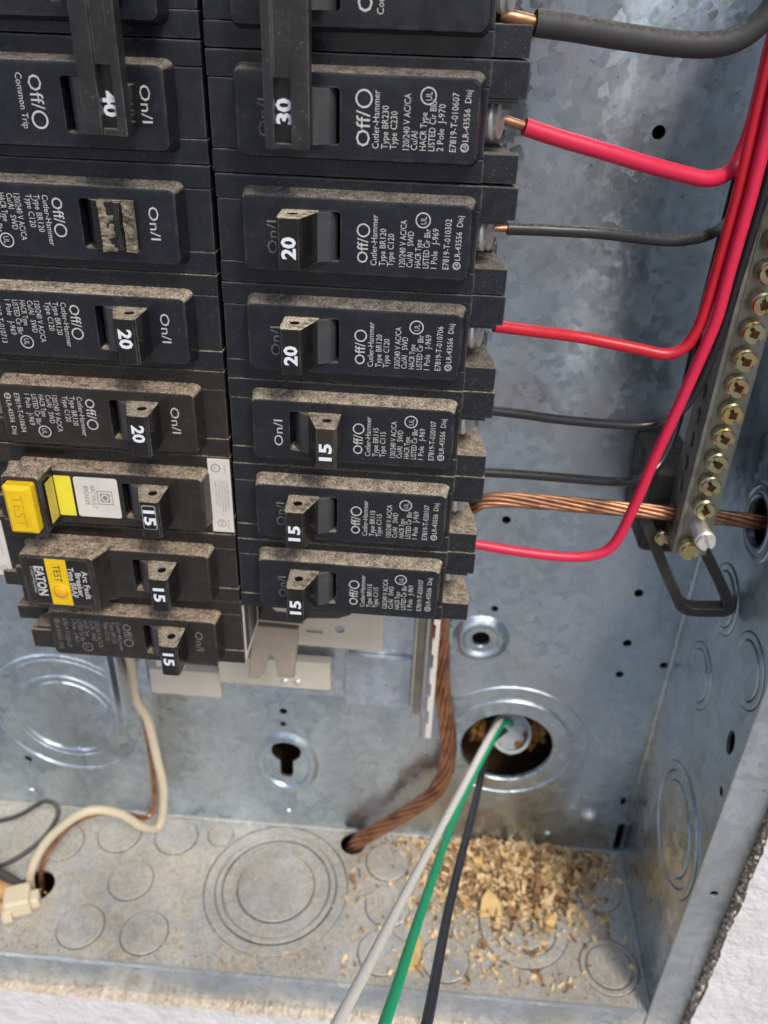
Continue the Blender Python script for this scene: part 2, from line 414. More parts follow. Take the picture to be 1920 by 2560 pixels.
# ------------------------------------------------------------------ the steel panel box
YB, YF, ZF, XR, XL, ZT = 3.389, .25, -14.183, 6.572, -6.98, 9.5
T = .055
box = thing('panel_box', 'open galvanized steel electrical panel box recessed in the white stucco wall', 'panel box', (0, 0, 0))
def kh(cx, cz, r, sr, dz):                              # keyhole outline: a circle with a narrow slot below it
    a0 = math.asin(sr/r); pts = [(cx+r*math.sin(t), cz-r*math.cos(t)) for t in [a0+(2*PI-2*a0)*k/26 for k in range(27)]]
    return pts[::1]+[(cx+sr*math.cos(PI+PI*k/8), cz-dz+sr*math.sin(PI+PI*k/8)) for k in range(9)]
small = [(4.676,-.833,.082), (3.444,-6.448,.07), (3.44,-8.2,.06), (5.732,-7.678,.075), (5.737,-8.734,.075), (5.734,-9.438,.07), (6.44,-9.166,.07),
         (-.23,-10.936,.075), (-.241,-11.268,.06), (-5.48,-12.805,.09)]
KX, KZ, KR = 3.985, -11.40, .85
BX, BZ = 3.266, -8.858
holes = [circle(x, z, r, 20) for x, z, r in small]+[circle(KX, KZ, KR, 48), circle(BX, BZ, .15, 24), kh(-.205, -12.0, .29, .13, .58),
         rrect(6.32, 6.42, -12.75, -12.55, .045), rrect(6.40, 6.55, -14.10, -13.3, .06)]
bp = sheet([(XL-T, ZF-T), (XR+T, ZF-T), (XR+T, ZT+T), (XL-T, ZT+T)], holes, T); bp.xf(Matrix.Translation((0, YB, 0)))
back = link('back_panel', bp, M_['galv'], box)
GAP = .014
KO_FLOOR = [(-3.59, 2.84, 0), (-2.43, 2.9, 0), (-3.02, 1.85, 0), (-3.62, .85, 0), (-2.43, .84, 0), (-4.67, 2.55, 0), (1.88, 2.72, 0), (1.9, .86, 0), (3.05, .84, 0), (1.95, 1.78, 0),
            (-1.55, 3.02, 1), (-.22, 1.98, 2), (4.5, 1.62, 3), (5.98, .98, 4), (6.0, 2.45, 0)]
KO_RIGHT = [(2.24, -8.34, 4), (.88, -7.02, 4), (1.42, -10.9, 5), (2.16, -6.80, 4), (.65, -5.2, 4)]
KO_KIND = [[(0, .42, .035)], [(0, .25, .03)], [(0, .73, .04), (.745, 1.02, .012), (1.04, 1.15, .035), (1.17, 1.37, .006)], [(0, .46, .035), (.475, .60, .012), (.615, .82, .035)],
           [(0, .40, .035), (.415, .52, .02)], [(0, .74, .04), (.755, .90, .015), (.915, 1.06, .035)]]
fholes = [circle(-4.76, 1.58, .33, 28), circle(1.15, 3.08, .25, 24)]+[circle(x, y, KO_KIND[k][-1][1]+GAP, 44) for x, y, k in KO_FLOOR]
fp = sheet([(XL, YF), (XR, YF), (XR, YB-.003), (XL, YB-.003)], fholes, T, 0, 'xy'); fp.xf(Matrix.Translation((0, 0, ZF)))
floor = link('bottom_panel', fp, M_['galv_floor'], box)
rholes = [circle(.70, -8.17, .16, 20, .8, 1.25), circle(.50, -8.93, .07, 16), circle(1.85, -5.30, .34, 28)]+[circle(x, z, KO_KIND[k][-1][1]+GAP, 44) for x, z, k in KO_RIGHT]
rp = sheet([(YF, ZF-T), (YB-.003, ZF-T), (YB-.003, ZT+T), (YF, ZT+T)], rholes, T, 0, 'yz'); rp.xf(Matrix.Translation((XR, 0, 0)))
right = link('side_panel', rp, M_['galv'], box)
link('side_panel', MB().box(XL-T, XL, YF, YB-.003, ZF-T, ZT+T), M_['galv'], box)
link('top_panel', MB().box(XL, XR, YF, YB-.003, ZT, ZT+T), M_['galv'], box)
# flanges: a returned lip on each side, the right one runs past the bottom one
fl = sheet([(XR-.06, ZF-.85), (7.10, ZF-.85), (7.10, ZT), (XR-.06, ZT)], [circle(6.83, -10.79, .065, 16)], .05, .012); fl.xf(Matrix.Translation((0, YF-.055, 0)))
link('side_flange', fl, M_['galv_flange'], box)
link('bottom_flange', MB().box(XL, XR-.075, YF-.05, YF-.004, ZF-.76, ZF+.0, .012), M_['galv_flange'], box)
link('flange_lip', MB().box(XL, XR-.075, YF-.07, YF-.0, ZF-.01, ZF+.045, .012), M_['galv_flange'], box)
link('side_flange', MB().box(XL-.5, XL+.06, YF-.05, YF-.004, ZF-.75, ZT, .012), M_['galv_flange'], box)
# knockouts: stamped discs and rings, each standing a little proud of its sheet
def ko(rings, n=44, hgt=.028):
    """rings: list of (inner radius, outer radius, height) stepped outwards"""
    prof = []
    for a, b, h in rings:
        e = .016
        if a <= 0: prof += [(.0005, h), (b-e, h), (b, h-e), (b, -.06)]
        else: prof += [(a, -.06), (a, h-e), (a+e, h), (b-e, h), (b, h-e), (b, -.06)]
    return MB().lathe(prof, n)
RX = lambda a: Matrix.Rotation(a, 4, 'X'); RZ = lambda a: Matrix.Rotation(a, 4, 'Z')
def place_ko(kind, pos, rings, name='knockout', mat=None):
    mb = ko(rings)
    if kind == 'back': mb.xf(Matrix.Translation((pos[0], YB, pos[1]))); par, mt = box, M_['galv']
    if kind == 'floor': mb.xf(Matrix.Translation((pos[0], pos[1], ZF)) @ RX(-PI/2)); par, mt = box, M_['galv_floor']
    if kind == 'right': mb.xf(Matrix.Translation((XR, pos[0], pos[1])) @ RZ(-PI/2)); par, mt = box, M_['galv']
    return link(name, mb, mat or mt, par, 28)
place_ko('back', (KX, KZ), [(KR+.005, 1.18, .04), (1.22, 1.50, .022)])
place_ko('back', (-4.43, -11.47), [(0, .86, .02), (.92, 1.02, .035), (1.06, 1.40, .012), (1.42, 1.53, .03)])
def boss(x, z, sx, sz, prof): return link('mounting_boss', MB().lathe(prof, 48, sx, sz).xf(Matrix.Translation((x, YB, z))), M_['galv'], box, 70)
boss(BX, BZ, 1, 1, [(.152, -.03), (.155, .02), (.17, .03), (.26, .03), (.29, .045), (.33, .085), (.37, .09), (.43, .05), (.48, .008), (.51, -.01)])
boss(-.205, -12.33, .62, .84, [(.70, -.02), (.72, .03), (.77, .07), (.84, .075), (.92, .04), (1.0, .004), (1.03, -.01)])
for x, y, k in KO_FLOOR: place_ko('floor', (x, y), KO_KIND[k])
for x, z, k in KO_RIGHT: place_ko('right', (x, z), KO_KIND[k])
place_ko('right', (1.85, -5.30), [(.345, .42, .05), (.47, .55, .03)])
# dome screw, rivets
def dome(r, h): return [(.0005, h), (r*.45, h*.93), (r*.8, h*.62), (r, h*.15), (r, -.02)]
for nm, x, z, r, h in (('dome_screw', 5.79, -13.1, .155, .12), ('rivet', 5.06, -13.78, .08, .05), ('rivet', -.237, -13.76, .11, .06), ('rivet', -5.6, -13.79, .11, .06)):
    mb = MB().lathe(dome(r, h), 24); mb.xf(Matrix.Translation((x, YB, z))); link(nm, mb, M_['steel'] if nm == 'dome_screw' else M_['galv'], box, 60)
# rolled corner seams
link('corner_seam', MB().tube([(XR-.02, YB-.02, -13.1), (XR-.02, YB-.02, ZT)], .045, 8), M_['galv'], box, 60)
link('corner_seam', MB().tube([(XL, YB-.02, ZF+.02), (XR, YB-.02, ZF+.02)], .04, 8), M_['galv_floor'], box, 60)
link('corner_seam', MB().tube([(XR-.02, YF, ZF+.02), (XR-.02, YB-.1, ZF+.02)], .035, 8), M_['galv_floor'], box, 60)
link('corner_seam', MB().box(XR-.19, XR-.15, YF+.1, YB-.2, ZF+.003, ZF+.03, .008), M_['galv_floor'], box, 60)

# ------------------------------------------------------------------ breakers
N0, N1, NT, NB = .28, 2.39, -.126, -.82
S0, S1, SW0, SW1 = .68, 1.195, -.70, -.25            # toggle slot
def nose_mesh(n0=N0, n1=N1, slot=True, d0=0., top=NT, bot=NB):
    mb = MB(); rr = .07
    def lp(off, d): return [(x, d, z) for x, z in rrect(n0+off, n1-off, bot+off, top-off, max(.02, rr-off*.5))]
    mb.loft([lp(-.035, .22), lp(-.022, .17), lp(-.006, d0+.07), lp(.0, d0+.03), lp(.011, d0+.008), lp(.032, d0)], False, not slot)
    if slot:
        bm = bmesh.new(); outer = [bm.verts.new(q) for q in lp(.032, d0)]
        inner = [bm.verts.new((x, d0, z)) for x, z in rrect(S0, S1, SW0, SW1, .03, 2)]
        eds = [bm.edges.new((L[i], L[(i+1) % len(L)])) for L in (outer, inner) for i in range(len(L))]
        bmesh.ops.triangle_fill(bm, use_beauty=True, edges=eds); mb.bm(bm)
        sl = rrect(S0, S1, SW0, SW1, .03, 2)
        mb.loft([[(x, d0, z) for x, z in sl], [(x, d0+.015, z) for x, z in sl], [(x, .30, z) for x, z in sl]], False, True)
        bm = bmesh.new(); vs = [bm.verts.new(q) for q in mb.v]
        for f in mb.f:
            try: bm.faces.new([vs[i] for i in f])
            except ValueError: pass
        bmesh.ops.remove_doubles(bm, verts=bm.verts[:], dist=1e-4); mb = MB().bm(bm)
    return mb
def case_mesh(deep=2.2, end=2.46):
    mb = MB(); b = .018
    mb.box(.0, end, .205, deep, -.215, -.006, b)                    # the two case halves and the middle slab between them
    mb.box(.006, end-.004, .212, deep, -.79, -.221, b)
    mb.box(.0, end, .205, deep, -.994, -.796, b)
    mb.box(end-.01, 2.79, .235, 1.15, -.30, -.008, b)               # cheeks either side of the terminal
    mb.box(end-.01, 2.72, .26, 1.15, -.345, -.305, .01)
    # lower cheek: its shelf widens towards the front in a shallow curve
    prof = [(end-.01, .25), (2.76, .25), (2.775, .5), (2.74, .75), (2.69, 1.0), (2.68, 1.3), (2.74, 1.55), (end-.01, 1.55)]
    mb.loft([[(x, y, -.99) for x, y in prof], [(x, y, -.79) for x, y in prof]])
    mb.box(end-.012, 2.772, .235, .40, -.99, -.745, .012)
    return mb
def toggle_mesh(on=True):
    o = [(.655, .10), (.665, -.34), (.685, -.37), (.865, -.37), (.885, -.345), (1.0, -.03), (1.0, .12)]
    h = circle(.785, -.17, .048, 14)
    if not on: o = [(1.88-x, y) for x, y in o][::-1]; h = [(1.88-x, y) for x, y in h][::-1]
    mb = sheet(o, [h], .455, .010, 'xy'); mb.xf(Matrix.Translation((0, 0, -.248)))
    return mb
def barrel_mesh():
    a0, a1 = PI*.02, PI*.98
    pts = [(.94+.225*math.cos(a0+(a1-a0)*k/20), .16-.225*math.sin(a0+(a1-a0)*k/20)) for k in range(21)]
    mb = MB(); mb.loft([[(x, y, z) for x, y in pts] for z in (-.695, -.255)]); return mb
NOSE, CASE, CASE_S, TON, TOFF, BARREL = nose_mesh(), case_mesh(), case_mesh(1.9), toggle_mesh(True), toggle_mesh(False), barrel_mesh()
def shared(key, mb, mat, parent, name, smooth=35, _c={}):
    k = (key, mat.name)
    if k not in _c:
        _c[k] = link(name, mb, mat, parent, smooth); return _c[k]
    o = _c[k].copy(); COL.objects.link(o); o.parent = parent; o.location = (0,0,0); o.name = name; return o
def terminal(root, dz=0., mat='grey_plastic'):
    cl = MB().box(2.44, 2.68, 1.0, 1.5, -.745, -.62, .012).box(2.44, 2.70, .62, 1.1, -.42, -.345, .012).box(2.42, 2.6, .75, 1.1, -.62, -.42, .01)
    o = shared('clamp', cl, M_[mat], root, 'wire_clamp'); o.location.z = dz*I
    sc = MB(); ax = Vector((.95, -.31, 0)).normalized(); c = Vector((2.49, .66, -.50))
    sc.cyl(c, ax, .18, -.02, .085, 24, .03)
    e2 = ax.cross(Vector((0,0,1))); 
    # two raised half discs leave a slot across the head
    for sgn in (-1, 1):
        pl = []
        for k in range(13):
            t = -PI/2+PI*k/12; a, b2 = math.cos(t)*.145, math.sin(t)*.145
            pl.append(c+ax*.08+(e2*.4+Vector((0,0,1))*.916).normalized()*(sgn*(a+.022))+(e2*.916-Vector((0,0,1))*.4).normalized()*b2)
        sc.loft([pl, [q+ax*.035 for q in pl]])
    o = shared('tscrew', sc, M_['steel'], root, 'terminal_screw'); o.location.z = dz*I

def print_full(mb, lines, d=-.003, big=False):
    if big: write(mb, 'Off/', 1.395, -.70, .285, .118, d, .004); ring(mb, 1.40, -.325, .074, .016, d)
    else: write(mb, 'Off/', 1.40, -.695, .225, .10, d, .004); ring(mb, 1.405, -.40, .062, .014, d)
    U = (1.505, 1.585, 1.660, 1.77, 1.84, 1.915, 1.99, 2.065, 2.175)
    for u, (s, L) in zip(U, lines): write(mb, s, u, -.712, L, .056, d)
    ul_mark(mb, 1.945, -.285, d); ring(mb, 2.278, -.675, .036, .009, d); write(mb, 'SA', 2.278, -.70, .05, .035, d)
    write(mb, 'LR-43556  Disj', 2.278, -.625, .395, .052, d)
def lines1(amp, date):
    return [('Cutler-Hammer', .455), ('Type BR1%s' % amp, .335), ('Type C1%s' % amp, .295), ('120/240 V AC/CA', .42), ('Cu/Al   SWD', .325), ('HACR Type', .255), ('LISTED Cir Bkr', .355), ('1 Pole   J-969', .36), (date, .45)]
lines2 = [('Cutler-Hammer', .455), ('Type BR230', .34), ('Type C230', .30), ('120/240 V AC/CA', .44), ('Cu/Al', .15), ('HACR Type', .30), ('LISTED Cir Bkr', .40), ('2 Pole  J-970', .37), ('E7819-T-010607', .46)]
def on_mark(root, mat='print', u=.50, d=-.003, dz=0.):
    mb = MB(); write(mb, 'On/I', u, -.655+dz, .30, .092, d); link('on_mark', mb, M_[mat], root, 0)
def number(root, s, on=True, u=None, d=-.376, dz=0.):
    mb = MB(); uc = .775 if on else 1.105
    if u: uc = u
    write(mb, s, uc, -.605+dz, .195, .12, d, .035)
    link('rating_number', mb, M_['number'], root, 0)

def root_at(side, k, name, label, jx=0., jz=0., jr=0., group=None, xoff=0.):
    if side == 'R': return thing(name, label, 'breaker', (jx+xoff, 0, -k+jz), (0, jr, 0), group)
    return thing(name, label, 'breaker', (-.03+jx-xoff, 0, -k-1+.055+jz), (0, PI+jr, 0), group)
def base(root, mat, on=True, togg='toggle', case=None, nose=True, toggle=True):
    shared('case' if case is None else 'case_s', CASE if case is None else case, M_[mat], root, 'case')
    if nose: shared('nose', NOSE, M_[mat], root, 'face_block')
    if toggle:
        tm = M_[togg]; t = shared('tog%d' % on, TON if on else TOFF, tm, root, 'toggle')
        b = shared('barrel', BARREL, M_['barrel'], root, 'toggle_barrel')
def single(side, k, amp, date, label, mat='black', on=True, togg='toggle', faded=False, jx=0., jz=0., jr=0., term=True):
    r = root_at(side, k, 'circuit_breaker', label, jx, jz, jr)
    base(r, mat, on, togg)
    mb = MB(); print_full(mb, lines1(amp, date)); link('lettering', mb, M_['print_grey'] if faded else M_['print'], r, 0)
    on_mark(r, 'print_grey' if faded or (side == 'R' and on) else 'print', .50 if side == 'L' else .56)  # right column marks greyed: toggle shade and wear painted into the print
    number(r, amp, on); 
    if term: terminal(r)
    return r
R3 = single('R', 1, '20', 'E7819-T-010302', 'black 20 amp breaker fed by a thin black wire, below the two-pole 30 amp breaker', togg='toggle_pale', jx=.012, jr=.004)
R4 = single('R', 2, '20', 'E7819-T-010706', 'black 20 amp breaker with a bright red wire on its screw terminal', togg='toggle_pale', jx=.004, jr=.003)
R5 = single('R', 3, '15', 'E7819-T-020107', 'black 15 amp breaker with its dusty toggle switched over towards Off', 'black_dusty', False, 'toggle_brown', jx=.0, jr=.004)
R6 = single('R', 4, '15', 'E7819-T-020107', 'dusty 15 amp breaker between the switched-off breaker and the lowest one of its column', 'black_dusty', jx=-.01, jr=.005)
R7 = single('R', 5, '15', 'E7819-T-020107', 'dusty 15 amp breaker with white print at the bottom, pink wire behind', 'black_dusty', jx=-.02, jr=.005)
# two-pole 30 A with a handle tie
def two_pole(side, amp, label, mat, tie_u, tie_d):
    r = root_at(side, 0 if side == 'R' else 0, 'two_pole_breaker', label)
    for dz in ((0, 1.0) if side == 'R' else (0, -1.0)):
        for key, mb, nm in (('case', CASE, 'case'), ('nose', NOSE, 'face_block'), ('barrel', BARREL, 'toggle_barrel')):
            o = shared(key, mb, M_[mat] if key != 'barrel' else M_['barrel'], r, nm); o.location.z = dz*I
        terminal(r, dz) if side == 'R' else None
    u0, u1 = tie_u; d = tie_d
    z0, z1 = (-.70, 1.0) if side == 'R' else (-1.75, -.29)
    # the tie: a trough-shaped bar with a raised rim either side of a sunk channel and a deeper number window
    tie = MB(); ch0, ch1 = u0+.085, u1-.16
    nz0, nz1 = ((-.655, -.17) if side == 'R' else (-.82, -.345))
    tie.box(u0, ch0, d, d+.16, z0, z1, .02).box(ch1, u1, d, d+.16, z0, z1, .025)
    for a, b in ((z0+.004, nz0), (nz1, z1-.004)): tie.box(ch0-.01, ch1+.01, d+.03, d+.16, a, b, .008)
    ht = link('handle_tie', tie, M_['tie'], r)
    link('number_window', MB().box(ch0-.02, ch1+.02, d+.085, d+.155, nz0-.02, nz1+.02), M_['tie_window'], ht)
    stem = MB()
    for dz in ((0, 1.0) if side == 'R' else (0, -1.0)): stem.box(u0+.04, u1-.06, d+.15, .12, dz-.66, dz-.30, .02)
    link('toggle', stem, M_['toggle'], r)
    return r, (ch0+ch1)/2, d+.082
r30, uc, dd = two_pole('R', '30', 'two-pole 30 amp breaker with a long tie bar over its toggles', 'black', (.62, 1.0), -.42)
number(r30, '30', u=uc, d=dd-.001, dz=.09)
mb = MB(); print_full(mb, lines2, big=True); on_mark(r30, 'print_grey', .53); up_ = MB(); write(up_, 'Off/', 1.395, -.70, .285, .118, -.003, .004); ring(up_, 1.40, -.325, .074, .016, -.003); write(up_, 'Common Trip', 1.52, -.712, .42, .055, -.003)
link('lettering', mb, M_['print'], r30, 0); link('upper_lettering', up_.xf(Matrix.Translation((0, 0, 1))), M_['print'], r30, 0)
r40, uc, dd = two_pole('L', '40', 'two-pole 40 amp breaker with a tie bar and Common Trip print', 'black', (.50, .87), -.42)
number(r40, '40', u=uc, d=dd-.001, dz=-.02)
mb = MB(); write(mb, 'Off/', 1.42, -.70, .27, .115, -.003); ring(mb, 1.425, -.345, .075, .017, -.003); write(mb, 'Common Trip', 1.555, -.71, .44, .058, -.003); on_mark(r40, 'print', .46)
lw = MB(); print_full(lw, lines2); link('lettering', mb, M_['print'], r40, 0); link('upper_lettering', lw.xf(Matrix.Translation((0, 0, -1))), M_['print'], r40, 0)

# left column, turned end for end
L3 = root_at('L', 1, 'circuit_breaker', 'black 20 amp breaker whose toggle is snapped off to a ragged stub', .0, 0, .002)
base(L3, 'black', toggle=False)
mb = MB(); print_full(mb, lines1('20', 'E7819-T-010402')); on_mark(L3); link('lettering', mb, M_['print'], L3, 0)
stub = MB(); shared('barrel', BARREL, M_['toggle'], L3, 'toggle_barrel')
link('toggle_stub', MB().box(.665, .99, -.03, .12, -.70, -.25, .012), M_['toggle'], L3)
rg = MB()                                                            # torn edges of the broken moulding, fibrous and uneven
for a, b, sg in ((.668, .775, 1), (.865, .985, -1)):
    n = 26; rowsA, rowsB, top = [], [], []
    grid = []
    for i in range(n+1):
        z = -.705+.46*i/n; row = []
        for j in range(5):
            x = a+(b-a)*j/4; q = mnoise.noise((x*14, z*11, 2.))*.045+mnoise.noise((x*50, z*40, 5.))*.03
            if (sg > 0 and j == 4) or (sg < 0 and j == 0): x += q*.6
            row.append((x, -.085+q+.03*(j/4 if sg > 0 else 1-j/4), z))
        grid.append(row)
    o = len(rg.v); rg.v += [q for row in grid for q in row]; k = 5
    for i in range(n):
        for j in range(4): rg.f.append((o+i*k+j, o+i*k+j+1, o+(i+1)*k+j+1, o+(i+1)*k+j))
    rim = [grid[i][0] for i in range(n+1)]+[grid[n][j] for j in range(1,5)]+[grid[i][4] for i in range(n-1,-1,-1)]+[grid[0][j] for j in range(3,0,-1)]
    rg.loft([rim, [(x, -.01, z) for x, y, z in rim]], False, False)
M_['torn'] = simple('torn_fibrous_plastic', (.27,.23,.165), .85, 0, .5, 700, .8, (.09,.075,.055))
link('torn_edge', rg, M_['torn'], L3, 20)
link('toggle_core', MB().tube([(.82, -.05, -.69), (.83, -.055, -.5), (.815, -.05, -.27)], .035, 8), M_['toggle'], L3)
L4 = single('L', 2, '20', 'E7819-T-010713', 'black 20 amp breaker with a scratched toggle, under the one with the snapped toggle', 'black_dusty', faded=False, term=False)
L5 = single('L', 3, '20', 'E7819-T-010604', 'brownish-black 20 amp breaker right above the arc fault breaker with the yellow button', 'brown_black', term=False)
L8 = single('L', 6, '15', 'E7819-T-020107', 'dusty 15 amp breaker with worn grey print, lowest in the panel with a barcode label', 'brown_black', faded=True, term=False)
# barcode label on the inner end of the lowest breaker
link('barcode_label', MB().box(-.012, -.001, .235, 1.02, -.93, -.04, .004), M_['label'], L8, 0)
bc = MB(); y = .30
while y < .95:
    wd = random.choice((.008, .012, .02)); bc.box(-.0155, -.0125, y, y+wd, -.86, -.14); y += wd+random.choice((.010, .016, .026))
link('barcode', bc, M_['ink'], L8, 0)
link('mounting_foot', MB().box(2.44, 3.1, .55, 1.4, -.42, -.20, .03), M_['brown_black'], L8)
# arc fault breakers
L6 = root_at('L', 4, 'arc_fault_breaker', 'arc fault breaker with a yellow TEST push button and white face label')
base(L6, 'brown_black', toggle=True)
number(L6, '15')
nb = MB()
for q in (0, 1):                                                     # raised box outline round the number
    a = rrect(.70, .855, -.665, -.36, .02, 2); bq = rrect(.712, .843, -.653, -.372, .016, 2)
    nb.loft([[(x, -.374, z) for x, z in a], [(x, -.3775, z) for x, z in bq]], False, False)
link('number_frame', nb, M_['print'], L6, 0)
blk = MB(); 
def lpb(off, d, a, b, c, e, r=.06): return [(x, d, z) for x, z in rrect(a+off, b-off, c+off, e-off, r)]
blk.loft([lpb(-.03, .02, 1.99, 2.43, -.86, -.12), lpb(0, -.10, 1.99, 2.43, -.86, -.12), lpb(0, -.22, 1.99, 2.43, -.86, -.12), lpb(.015, -.25, 1.99, 2.43, -.86, -.12), lpb(.05, -.262, 1.99, 2.43, -.86, -.12)])
link('button_housing', blk, M_['brown_black'], L6)
btn = MB().loft([lpb(0, -.25, 2.045, 2.36, -.80, -.20, .03), lpb(.0, -.36, 2.045, 2.36, -.80, -.20, .03), lpb(.045, -.40, 2.045, 2.36, -.80, -.20, .03)])
tb = link('test_button', btn, M_['yellow'], L6)
tx = MB(); write(tx, 'TEST', 2.2, -.70, .40, .12, -.4025); link('button_lettering', tx, M_['yellow_deep'], tb, 0)
link('yellow_label', MB().loft([lpb(0, -.0015, 1.765, 1.955, -.75, -.24, .012), lpb(0, -.006, 1.765, 1.955, -.75, -.24, .012)]), M_['yellow_label'], L6, 0)
link('yellow_label', MB().box(1.955, 1.964, -.20, -.03, -.75, -.24), M_['yellow_dull'], L6, 0)
wl6 = link('white_label', MB().loft([lpb(0, -.0015, 1.24, 1.735, -.75, -.24, .03), lpb(0, -.006, 1.24, 1.735, -.75, -.24, .03)]), M_['label'], L6, 0)
tx = MB(); write(tx, 'ARC FAULT', 1.53, -.655, .30, .055, -.0085); write(tx, 'BREAKER', 1.605, -.64, .245, .055, -.0085)
for rr in (.088,): 
    a = rrect(1.40-rr, 1.40+rr, -.50-rr, -.50+rr, .004, 1); bq = rrect(1.40-rr+.009, 1.40+rr-.009, -.50-rr+.009, -.50+rr-.009, .003, 1)
    tx.loft([[(x, -.0085, z) for x, z in a], [(x, -.0085, z) for x, z in bq]], False, False)
tx.box(1.345, 1.455, -.0085, -.0080, -.555, -.445)
link('label_lettering', tx, M_['grey_ink'], wl6, 0)
lg = MB(); ring(lg, 1.40, -.50, .046, .016, -.0095, 20); link('label_emblem', lg, M_['label'], wl6, 0)
il = link('side_label', MB().box(.012, .262, .194, .204, -.975, -.02, .004), M_['label'], L6, 0)
tx = MB(); ul_mark(tx, .175, -.86, .1925, .055)
for i, (s, L) in enumerate((('LISTED CIRCUIT BREAKER', .36), ('ALSO LISTED AS BRANCH/FEEDER', .40), ('ARC FAULT CIRCUIT INTERRUPTER', .40), ('1 POLE  ISSUE NO. M-1275', .34), ('CUAL 8-14  60 HZ 120 VAC', .32))):
    write(tx, s, .055+.033*i, -.70, L, .02, .1925)
write(tx, 'E-7819', .07, -.90, .10, .02, .1925); write(tx, 'LR-43556', .07, -.19, .13, .022, .1925); ring(tx, .15, -.14, .052, .009, .1925); write(tx, 'SA', .15, -.175, .07, .045, .1925)
link('label_lettering', tx, M_['grey_ink'], il, 0)

L7 = root_at('L', 5, 'arc_fault_breaker', 'arc fault breaker with a raised black label and round amber test button', -.01, -.02)
base(L7, 'brown_black', toggle=True); number(L7, '15', dz=.015)
b7 = MB(); A = dict(a=1.56, b=2.44, c=-.845, e=-.10)
def sl7(off, d, add): return [(x-(add if x < 2.0 else 0), d, z) for x, z in rrect(A['a']+off, A['b']-off, A['c']+off, A['e']-off, .06)]
b7.loft([sl7(-.03, .03, .10), sl7(0, -.03, .08), sl7(0, -.19, .01), sl7(.012, -.225, 0), sl7(.04, -.238, -.01)])
link('label_housing', b7, M_['brown_black'], L7)
l7 = link('black_label', MB().loft([lpb(0, -.237, 1.615, 2.335, -.80, -.15, .03), lpb(0, -.242, 1.615, 2.335, -.80, -.15, .03)]), M_['labelblack'], L7, 0)
link('yellow_strip', MB().box(1.88, 2.125, -.2455, -.2425, -.80, -.15), M_['yellow'], l7, 0)
tx = MB(); write(tx, 'TEST', 2.0, -.72, .24, .085, -.247); link('label_lettering', tx, M_['ink'], l7, 0)
tx = MB(); 
for s, u, w, L in (('Arc Fault', 1.675, -.66, .40), ('Breaker', 1.755, -.63, .34), ('Type BRAF', 1.835, -.70, .43)):
    write(tx, s, u, w, L, .068, -.2465, .022)
write(tx, 'EATON', 2.21, -.69, .42, .10, -.2465, .04)
write(tx, 'Cutler-Hammer', 2.295, -.68, .38, .035, -.2465); tx.box(2.266, 2.271, -.2468, -.2462, -.69, -.28)
link('label_lettering', tx, M_['print'], l7, 0)
bt = MB().lathe([(.0005, .035), (.05, .032), (.075, .022), (.085, .0), (.085, -.02)], 24); bt.xf(Matrix.Translation((2.0, -.2425, -.345))); link('test_button', bt, M_['amber'], L7, 50)
rb = MB().lathe([(.088, -.01), (.090, .012), (.098, .012), (.102, 0)], 28); rb.xf(Matrix.Translation((2.0, -.2445, -.345))); link('button_rim', rb, M_['yellow'], L7, 50)
ext = MB().box(2.44, 4.2, .30, 2.0, -.985, -.10, .03).box(2.45, 2.96, .24, .6, -.22, -.012, .02)
link('rear_housing', ext, M_['brown_black'], L7)
wl7 = link('side_label', MB().box(2.86, 3.9, .288, .299, -.93, -.12, .004), M_['label'], L7, 0)
tx = MB(); ring(tx, 2.96, -.22, .05, .008, .2865); write(tx, 'SA', 2.96, -.25, .06, .04, .2865); write(tx, 'LISTED CIRCUIT BREAKER', 2.93, -.75, .34, .02, .2865); link('label_lettering', tx, M_['grey_ink'], wl7, 0)
ext6 = MB().box(2.44, 4.2, .34, 2.0, -.985, -.10, .03); link('rear_housing', ext6, M_['brown_black'], L6)

# ------------------------------------------------------------------ breaker mounting base behind the breakers
mb_root = thing('breaker_base', 'galvanized and beige plastic mounting base that the breakers clip onto', 'mounting base', (0, 0, -10))
def bpart(name, mb, mat, sm=35): mb.xf(Matrix.Translation((0, 0, 10))); return link(name, mb, M_[mat], mb_root, sm)
bpart('mounting_pan', MB().box(-2.35, 2.12, 2.62, 2.70, -9.72, 3, .01), 'galv_pan')
bpart('pan_foot', MB().box(1.02, 2.12, 2.52, 2.62, -9.78, -8.70, .03), 'galv_pan')
bpart('pan_foot', MB().box(-2.75, -2.35, 2.52, 2.62, -9.9, -8.0, .03), 'galv_pan')
bpart('side_rail', MB().box(2.13, 2.17, 2.2, 2.72, -9.7, 3, .008).box(2.17, 2.30, 2.62, 2.70, -10.0, 3, .008), 'rail')
bpart('side_rail', MB().box(2.31, 2.35, 2.2, 2.72, -10.1, 3, .008), 'rail')
bpart('serrated_rail', sheet([(2.43, 3), (2.52, 3)]+[(2.52+.0*k, -10.42) for k in range(1)]+[(2.44, -10.42)]+sum([[(2.42, -10.40+.62*k+.02), (2.42, -10.40+.62*k+.30), (2.455, -10.40+.62*k+.32), (2.455, -10.40+.62*k+.60)] for k in range(20)], []), [], .07).xf(Matrix.Translation((0, 2.5, 0))), 'label')
ins = rrect(-.7, 1.66, -7.98, -5, .05)
bpart('insulator_plate', sheet(ins, [circle(1.0, -7.62, .07, 16), rrect(.48, .74, -7.72, -7.66, .02, 2)], .06, .01).xf(Matrix.Translation((0, 1.85, 0))), 'beige')
bpart('insulator_foot', MB().box(-1.05, .80, 2.30, 2.50, -9.30, -8.72, .03), 'beige')
bpart('insulator_foot', MB().box(-2.25, -1.05, 2.35, 2.55, -9.70, -9.15, .03), 'beige')
